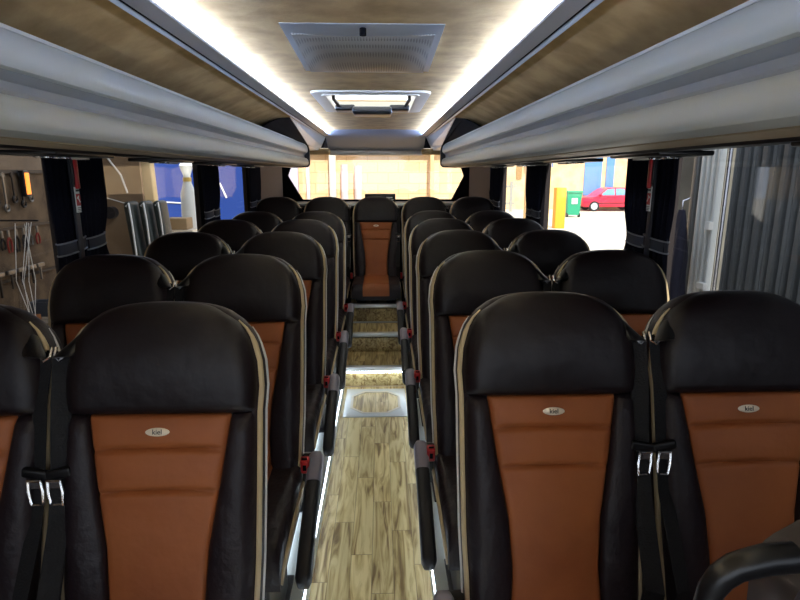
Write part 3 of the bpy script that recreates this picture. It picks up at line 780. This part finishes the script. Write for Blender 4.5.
# items seen through second left window
bw = empty('leaning_board', (-3.5, 7.2, GZ), 'large brown board with curved pale line leaning behind the near left curtain', 'board')
MB().grid(4, 10, lambda u, v: (-.6+1.22*u+.02*v-.10*v*u, .06*v*v, 3.2*v), (0, .05, 0)).build('panel', mat('brown_board', (136, 116, 92), .8, noise=(1.2, (118, 98, 76))), bw)
MB().tube([(-.30, .0, 2.62), (0, .0, 2.56), (.2, -.005, 2.42), (.34, -.01, 2.22), (.40, -.012, 2.0)], .012, 8).build('edge_strip', M['white'], bw)
MB().tube([(-.3, .0, 2.02), (0, .0, 1.98), (.40, .0, 1.86)], .006, 8).build('edge_strip', M['white'], bw)
for dx, dz in ((.02, 1.72), (.18, 1.76)): MB().tube([(dx, -.08, dz), (dx, .02, dz)], .075, 14).build('dark_knob', M['frame'], bw)
tag(MB().box((-2.98, 7.45, 1.0), (.27, .14, 3.3), rot=Matrix.Rotation(radians(-1.5), 3, 'Y'), bev=.02).build('plaster_column', mat('cream_column', (216, 196, 152), .8, noise=(3, (196, 176, 132)))), 'cream plaster column standing between the brown board and the blue vehicle', 'column')
bv = empty('blue_van', (-3.6, 10.6, GZ), 'large blue vehicle with curved pale stripes outside the second left window', 'van')
bmat = mat('blue_paint', (34, 62, 132), .35)
MB().loft([[(x, y, z) for x, z in ((-1.1, .35), (1.15, .35), (1.2, 1.2), (1.15, 2.4), (.9, 3.1), (.4, 3.25), (-1.1, 3.25))] for y in (0, 3.2)]).build('body', bmat, bv, ang=30)
MB().tube([(-.6, -.01, 2.55), (0, -.01, 2.52), (.4, -.01, 2.36), (.7, -.01, 2.05), (.8, -.01, 1.8)], .016, 8).build('pale_stripe', M['white'], bv)
MB().tube([(-.8, -.01, 1.75), (.1, -.01, 1.70), (.6, -.01, 1.55)], .012, 8).build('pale_stripe', M['white'], bv)
MB().poly([(.05, -.01, 2.72), (.70, -.01, 2.72), (.78, -.01, 2.45), (.45, -.01, 2.55)], (0, .01, 0)).build('rear_window', mat('pale_glass', (190, 205, 225), .15), bv, smooth=False)
for xx in (-.85, .85):
    wv = MB().cyl((xx-.12, .7, .36), (xx+.12, .7, .36), .36, seg=28).build('wheel', M['plastic'], bv); MB().cyl((xx+.12, .7, .36), (xx+.14, .7, .36), .2).build('hub_cap', M['alu'], wv)
dgp = mat('dark_green_pad', (38, 46, 44), .5)
for i, x in enumerate((-2.86, -2.73, -2.60)):
    e = empty('spare_seat', (x, 6.8+.10*i, GZ), f'dark green padded spare seat by the cream column, {("leftmost","middle","rightmost")[i]} of three', 'spare seat', 'spare seats by the column')
    MB().box((0, 0, 1.42), (.10, .26, 1.0), rot=Matrix.Rotation(radians(-5), 3, 'Y'), bev=.045).build('backrest', dgp, e)
    MB().tube([(.03, -.135, .95), (.005, -.14, 1.7), (-.02, -.12, 1.90), (-.05, -.13, 1.86)], .012, 8).build('pale_piping', M['alu'], e)
    MB().box((0, 0, .42), (.11, .3, .84), bev=.02).build('base', M['frame'], e)
wb_ = empty('wrapped_roll', (-2.86, 8.7, GZ), 'white wrapped roll with gathered top standing in front of the blue vehicle', 'roll')
MB().tube([(0, 0, z) for z in (0, .8, 1.6, 1.95, 2.1, 2.2, 2.35, 2.5)], [.13, .13, .12, .11, .06, .05, .10, .03], 16).build('wrapping', mat('white_wrap', (214, 218, 214), .5, bump=(8, .8)), wb_)
MB().cyl((0, 0, 2.12), (0, 0, 2.18), .062).build('yellow_tie', mat('yellow_tie', (200, 170, 90), .6), wb_)
tb_ = empty('trestle_table', (-2.85, 8.1, GZ), 'light trestle table with pink legs in front of the blue vehicle', 'table')
MB().box((0, 0, 1.45), (.55, .4, .03)).build('tabletop', M['ivory'], tb_)
pk = mat('pink_metal', (200, 150, 140), .5)
for dx, dy in ((-.25, -.17), (.25, -.17), (-.25, .17), (.25, .17)): MB().box((dx, dy, .72), (.035, .035, 1.44)).build('leg', pk, tb_)
tag(MB().box((-2.82, 8.1, GZ+1.466+.08), (.3, .26, .16), bev=.01).build('cardboard_box', mat('cardboard', (150, 128, 96), .8)), 'brown cardboard box lying on the trestle table', 'box')

# --- right: garage wall, folding door, jacket
struct(MB().box((2.45, 4.10, 1.6), (.25, .75, 4.6)).build('wall_garage_pillar', mat('garage_concrete', (112, 110, 100), .9, noise=(3, (90, 88, 80)))))
tag(MB().box((2.24, 3.90, 1.5), (.05, .05, 4.3), bev=.008).build('steel_upright', mat('steel_upright', (120, 122, 122), .4, metal=.5)), 'grey steel upright in front of the concrete garage pillar', 'upright')
tag(MB().box((2.27, 3.83, 1.5), (.04, .035, 4.3), bev=.006).build('steel_upright', mat('steel_dark', (54, 56, 58), .5, metal=.5)), 'dark steel upright beside the white folded shutter', 'upright')
fd = empty('folding_door', (2.22, 3.70, GZ), 'white ribbed folding shutter stacked beside the grey corrugated door', 'folding door')
M['wshut'] = mat('white_shutter', (206, 210, 208), .45)
for i in range(7):
    MB().box((.0+.02*(i % 2), .085-.030*i, 2.15), (.04, .026, 4.3), bev=.004).build('slat', M['wshut'], fd)
MB().box((-.03, -.09, 1.9), (.03, .05, .05)).build('latch', M['white'], fd); MB().box((-.03, -.09, 1.5), (.03, .08, .04)).build('latch', M['white'], fd)
gd = empty('corrugated_door', (2.26, 1.6, GZ), 'grey corrugated metal garage door outside the near right window', 'garage door')
M['corr'] = mat('corrugated_grey', (104, 108, 110), .5, metal=.2, noise=(1.2, (84, 88, 90)))
def cf(u, v):
    y = 1.93-5.6*u; t = (y*1/.086) % 1
    x = .035*(1 if t > .6 else 0 if t < .5 else (t-.5)/.1)
    if t > .92: x = .035*(1-(t-.92)/.08)
    if .2 < t < .26: x = -.012
    return (x, y, 4.3*v)
MB().grid(620, 1, cf, (.01, 0, 0)).build('door_sheet', M['corr'], gd, smooth=False)
MB().tube([(-.03, 1.935, 0), (-.03, 1.935, 4.3)], .012, 8).build('edge_bar', M['chrome'], gd)
jk = empty('hanging_jacket', (2.12, 3.83, .72), 'dark navy jacket hanging on the garage pillar beyond the near right curtain', 'jacket')
rings = []
for i in range(15):
    t = i/14; z = .62-.95*t; r = .03+.08*min(1, t*3)+.01*sin(9*t)
    rings.append([(-.0+.5*r*cos(a)*(1+.15*sin(5*a+7*t)), r*sin(a)*(1+.2*sin(3*a+5*t)), z) for a in [2*pi*k/20 for k in range(20)]])
MB().loft(rings).build('jacket_body', mat('navy_cloth', (30, 30, 48), .8, bump=(14, .6)), jk, ang=70)
MB().tube([(-.03, -.08, .50), (-.05, -.11, .30), (-.05, -.10, .05), (-.04, -.09, -.10)], [.03, .035, .032, .028], 12).build('sleeve', bpy.data.materials['navy_cloth'], jk)
MB().tube([(.0, 0, .60), (.0, 0, .68), (.05, 0, .70)], .006, 6).build('hook', M['chrome'], jk)
M['whitepost'] = mat('white_gate_post', (226, 226, 216), .5)
tag(MB().box((2.62, 5.05, .9), (.05, .05, 3.1), bev=.008).build('gate_post', M['whitepost']), 'thin white gate post at the left of the near right curtain', 'post')

# --- far yard: building, bins, car
fb = empty('far_building', (12, 36.5, GZ), 'cream building across the yard behind the red car', 'building')
MB().box((3, 0, 3.5), (26, .6, 7.0)).build('facade', M['plaster'], fb, smooth=False)
bl = mat('blue_paint_door', (90, 140, 200), .5); 
MB().box((1.55, -.33, 2.2), (1.1, .1, 2.6)).build('doorway', bl, fb); MB().box((2.65, -.33, 2.2), (.5, .1, 2.6)).build('doorway', bl, fb)
MB().box((-2.0, -.5, 3.15), (1.7, .3, 1.0)).build('awning', mat('blue_awning', (80, 120, 190), .6), fb)
for x in (-4.2, -3.2): MB().box((x, -.33, 2.6), (.35, .08, 1.4)).build('window', mat('brown_window', (150, 118, 70), .5), fb)
MB().box((5.0, -.33, 2.4), (2.0, .1, 2.0)).build('window', mat('ochre_window', (190, 150, 60), .5), fb)
bn = empty('waste_bin', (10.15, 29.7, GZ), 'green wheeled waste bin left of the red car', 'bin')
gm = mat('green_bin', (40, 150, 110), .5)
MB().loft([[(x*k, y*k, z) for x, y in ((-.38, -.35), (.38, -.35), (.38, .35), (-.38, .35))] for k, z in ((.82, .12), (1, 1.25))]).build('body', gm, bn, smooth=False)
MB().box((0, 0, 1.32), (.84, .8, .12), bev=.04).build('lid', gm, bn)
for g in (-1, 1): MB().cyl((g*.36, -.2, .12), (g*.28, -.2, .12), .12).build('wheel', M['plastic'], bn)
MB().box((0, -.345, .85), (.3, .02, .3)).build('label_plate', M['white'], bn)
tag(MB().box((7.50, 23.5, GZ+.84), (.42, .42, 1.68), bev=.03).build('orange_bollard', mat('orange_bollard', (238, 160, 40), .6)), 'tall orange yellow bollard left of the green bin', 'bollard')
tag(MB().box((6.95, 23.4, GZ+1.4), (.16, .16, 2.9), bev=.02).build('yard_post', mat('yellow_post', (226, 196, 120), .6)), 'pale yellow post directly left of the orange bollard', 'post')
tag(MB().box((6.3, 24.4, GZ+1.5), (.12, .16, 3.1), bev=.02).build('yard_post', mat('brown_post', (170, 140, 96), .6)), 'thin brownish post at the left edge of the second right window', 'post')
yf = empty('yard_fence', (8.5, 34, GZ), 'grey slatted fence across the yard seen through the third right window', 'fence')
for i in range(9): MB().box((-4+i*.42, 0, .9), (.16, .06, 1.8)).build('slat', mat('fence_grey', (150, 150, 140), .7) if i == 0 else bpy.data.materials['fence_grey'], yf)
MB().box((-2.3, .06, 1.5), (3.8, .05, .12)).box((-2.3, .06, .5), (3.8, .05, .12)).build('rail', bpy.data.materials['fence_grey'], yf)

# red hatchback, length along x
car = empty('red_hatchback', (14.25, 35.0, GZ), 'red five door hatchback parked across the yard in the sun', 'car')
rp2 = mat('red_car_paint', (214, 28, 60), .3, coat=.5)
side = [(-1.95, .42), (-1.95, .72), (-1.80, .84), (-1.15, .92), (-.55, 1.32), (-.30, 1.41), (.55, 1.43), (1.10, 1.36), (1.62, 1.0), (1.82, .9), (1.88, .5), (1.80, .26), (-1.80, .26)]
body = [(-1.95, .42), (-1.95, .70), (-1.82, .82), (-1.10, .91), (1.70, .95), (1.84, .88), (1.88, .5), (1.80, .26), (-1.80, .26)]
def ext_y(prof, hy, inset=.06):
    c = Vector((sum(p[0] for p in prof)/len(prof), sum(p[1] for p in prof)/len(prof)))
    rings = []
    for y, k in ((-hy, .965), (-hy+inset, 1), (hy-inset, 1), (hy, .965)):
        rings.append([(c.x+(x-c.x)*k, y, c.y+(z-c.y)*k) for x, z in prof])
    return MB().loft(rings)
ext_y(body, .83).build('body', rp2, car, ang=50)
cab = [(-1.12, .88), (-.55, 1.32), (-.30, 1.41), (.60, 1.43), (1.12, 1.36), (1.66, .92)]
mb = MB(); rings = []
for y, sh in ((-.80, 1), (-.66, .0), (.66, .0), (.80, 1)):
    pass
def cabring(y_low, y_top): return [(x, (y_low if z < 1.0 else y_top), z) for x, z in cab]
MB().loft([cabring(-.80, -.64), cabring(.80, .64)]).build('cabin', rp2, car, smooth=False)
wg = mat('car_glass', (110, 150, 180), .1)
def sw(pts):
    mbx = MB()
    mbx.poly([(x, -.80+(z-.92)/(1.41-.92)*.16-.012, z) for x, z in pts], (0, .01, 0)); mbx.build('side_window', wg, car, smooth=False)
sw([(-.88, .96), (-.40, 1.33), (.02, 1.36), (.02, .97)]); sw([(.10, .97), (.10, 1.36), (.62, 1.36), (.86, .98)]); sw([(.94, .98), (.74, 1.34), (1.05, 1.28), (1.36, 1.0)])
for x in (-1.22, 1.20):
    for g in (-1, 1):
        wv = MB().cyl((x, g*.64, .31), (x, g*.845, .31), .31, seg=28).build('wheel', M['plastic'], car)
        MB().cyl((x, g*.845, .31), (x, g*.86, .31), .21, seg=20).build('hub_cap', M['alu'], wv)
MB().box((-1.86, -.55, .66), (.12, .35, .13), bev=.03).build('headlight', M['white'], car)
MB().box((1.80, -.66, .86), (.10, .22, .16), bev=.03).build('tail_light', M['red'], car)
MB().box((0, -.845, .5), (2.0, .02, .05), bev=.005).build('rubbing_strip', M['plastic'], car)
MB().box((-.86, -.88, 1.0), (.12, .12, .10), bev=.03).build('wing_mirror', rp2, car)
MB().box((.0, -.84, .80), (.14, .02, .03)).box((.80, -.84, .80), (.14, .02, .03)).build('door_handle', M['plastic'], car)
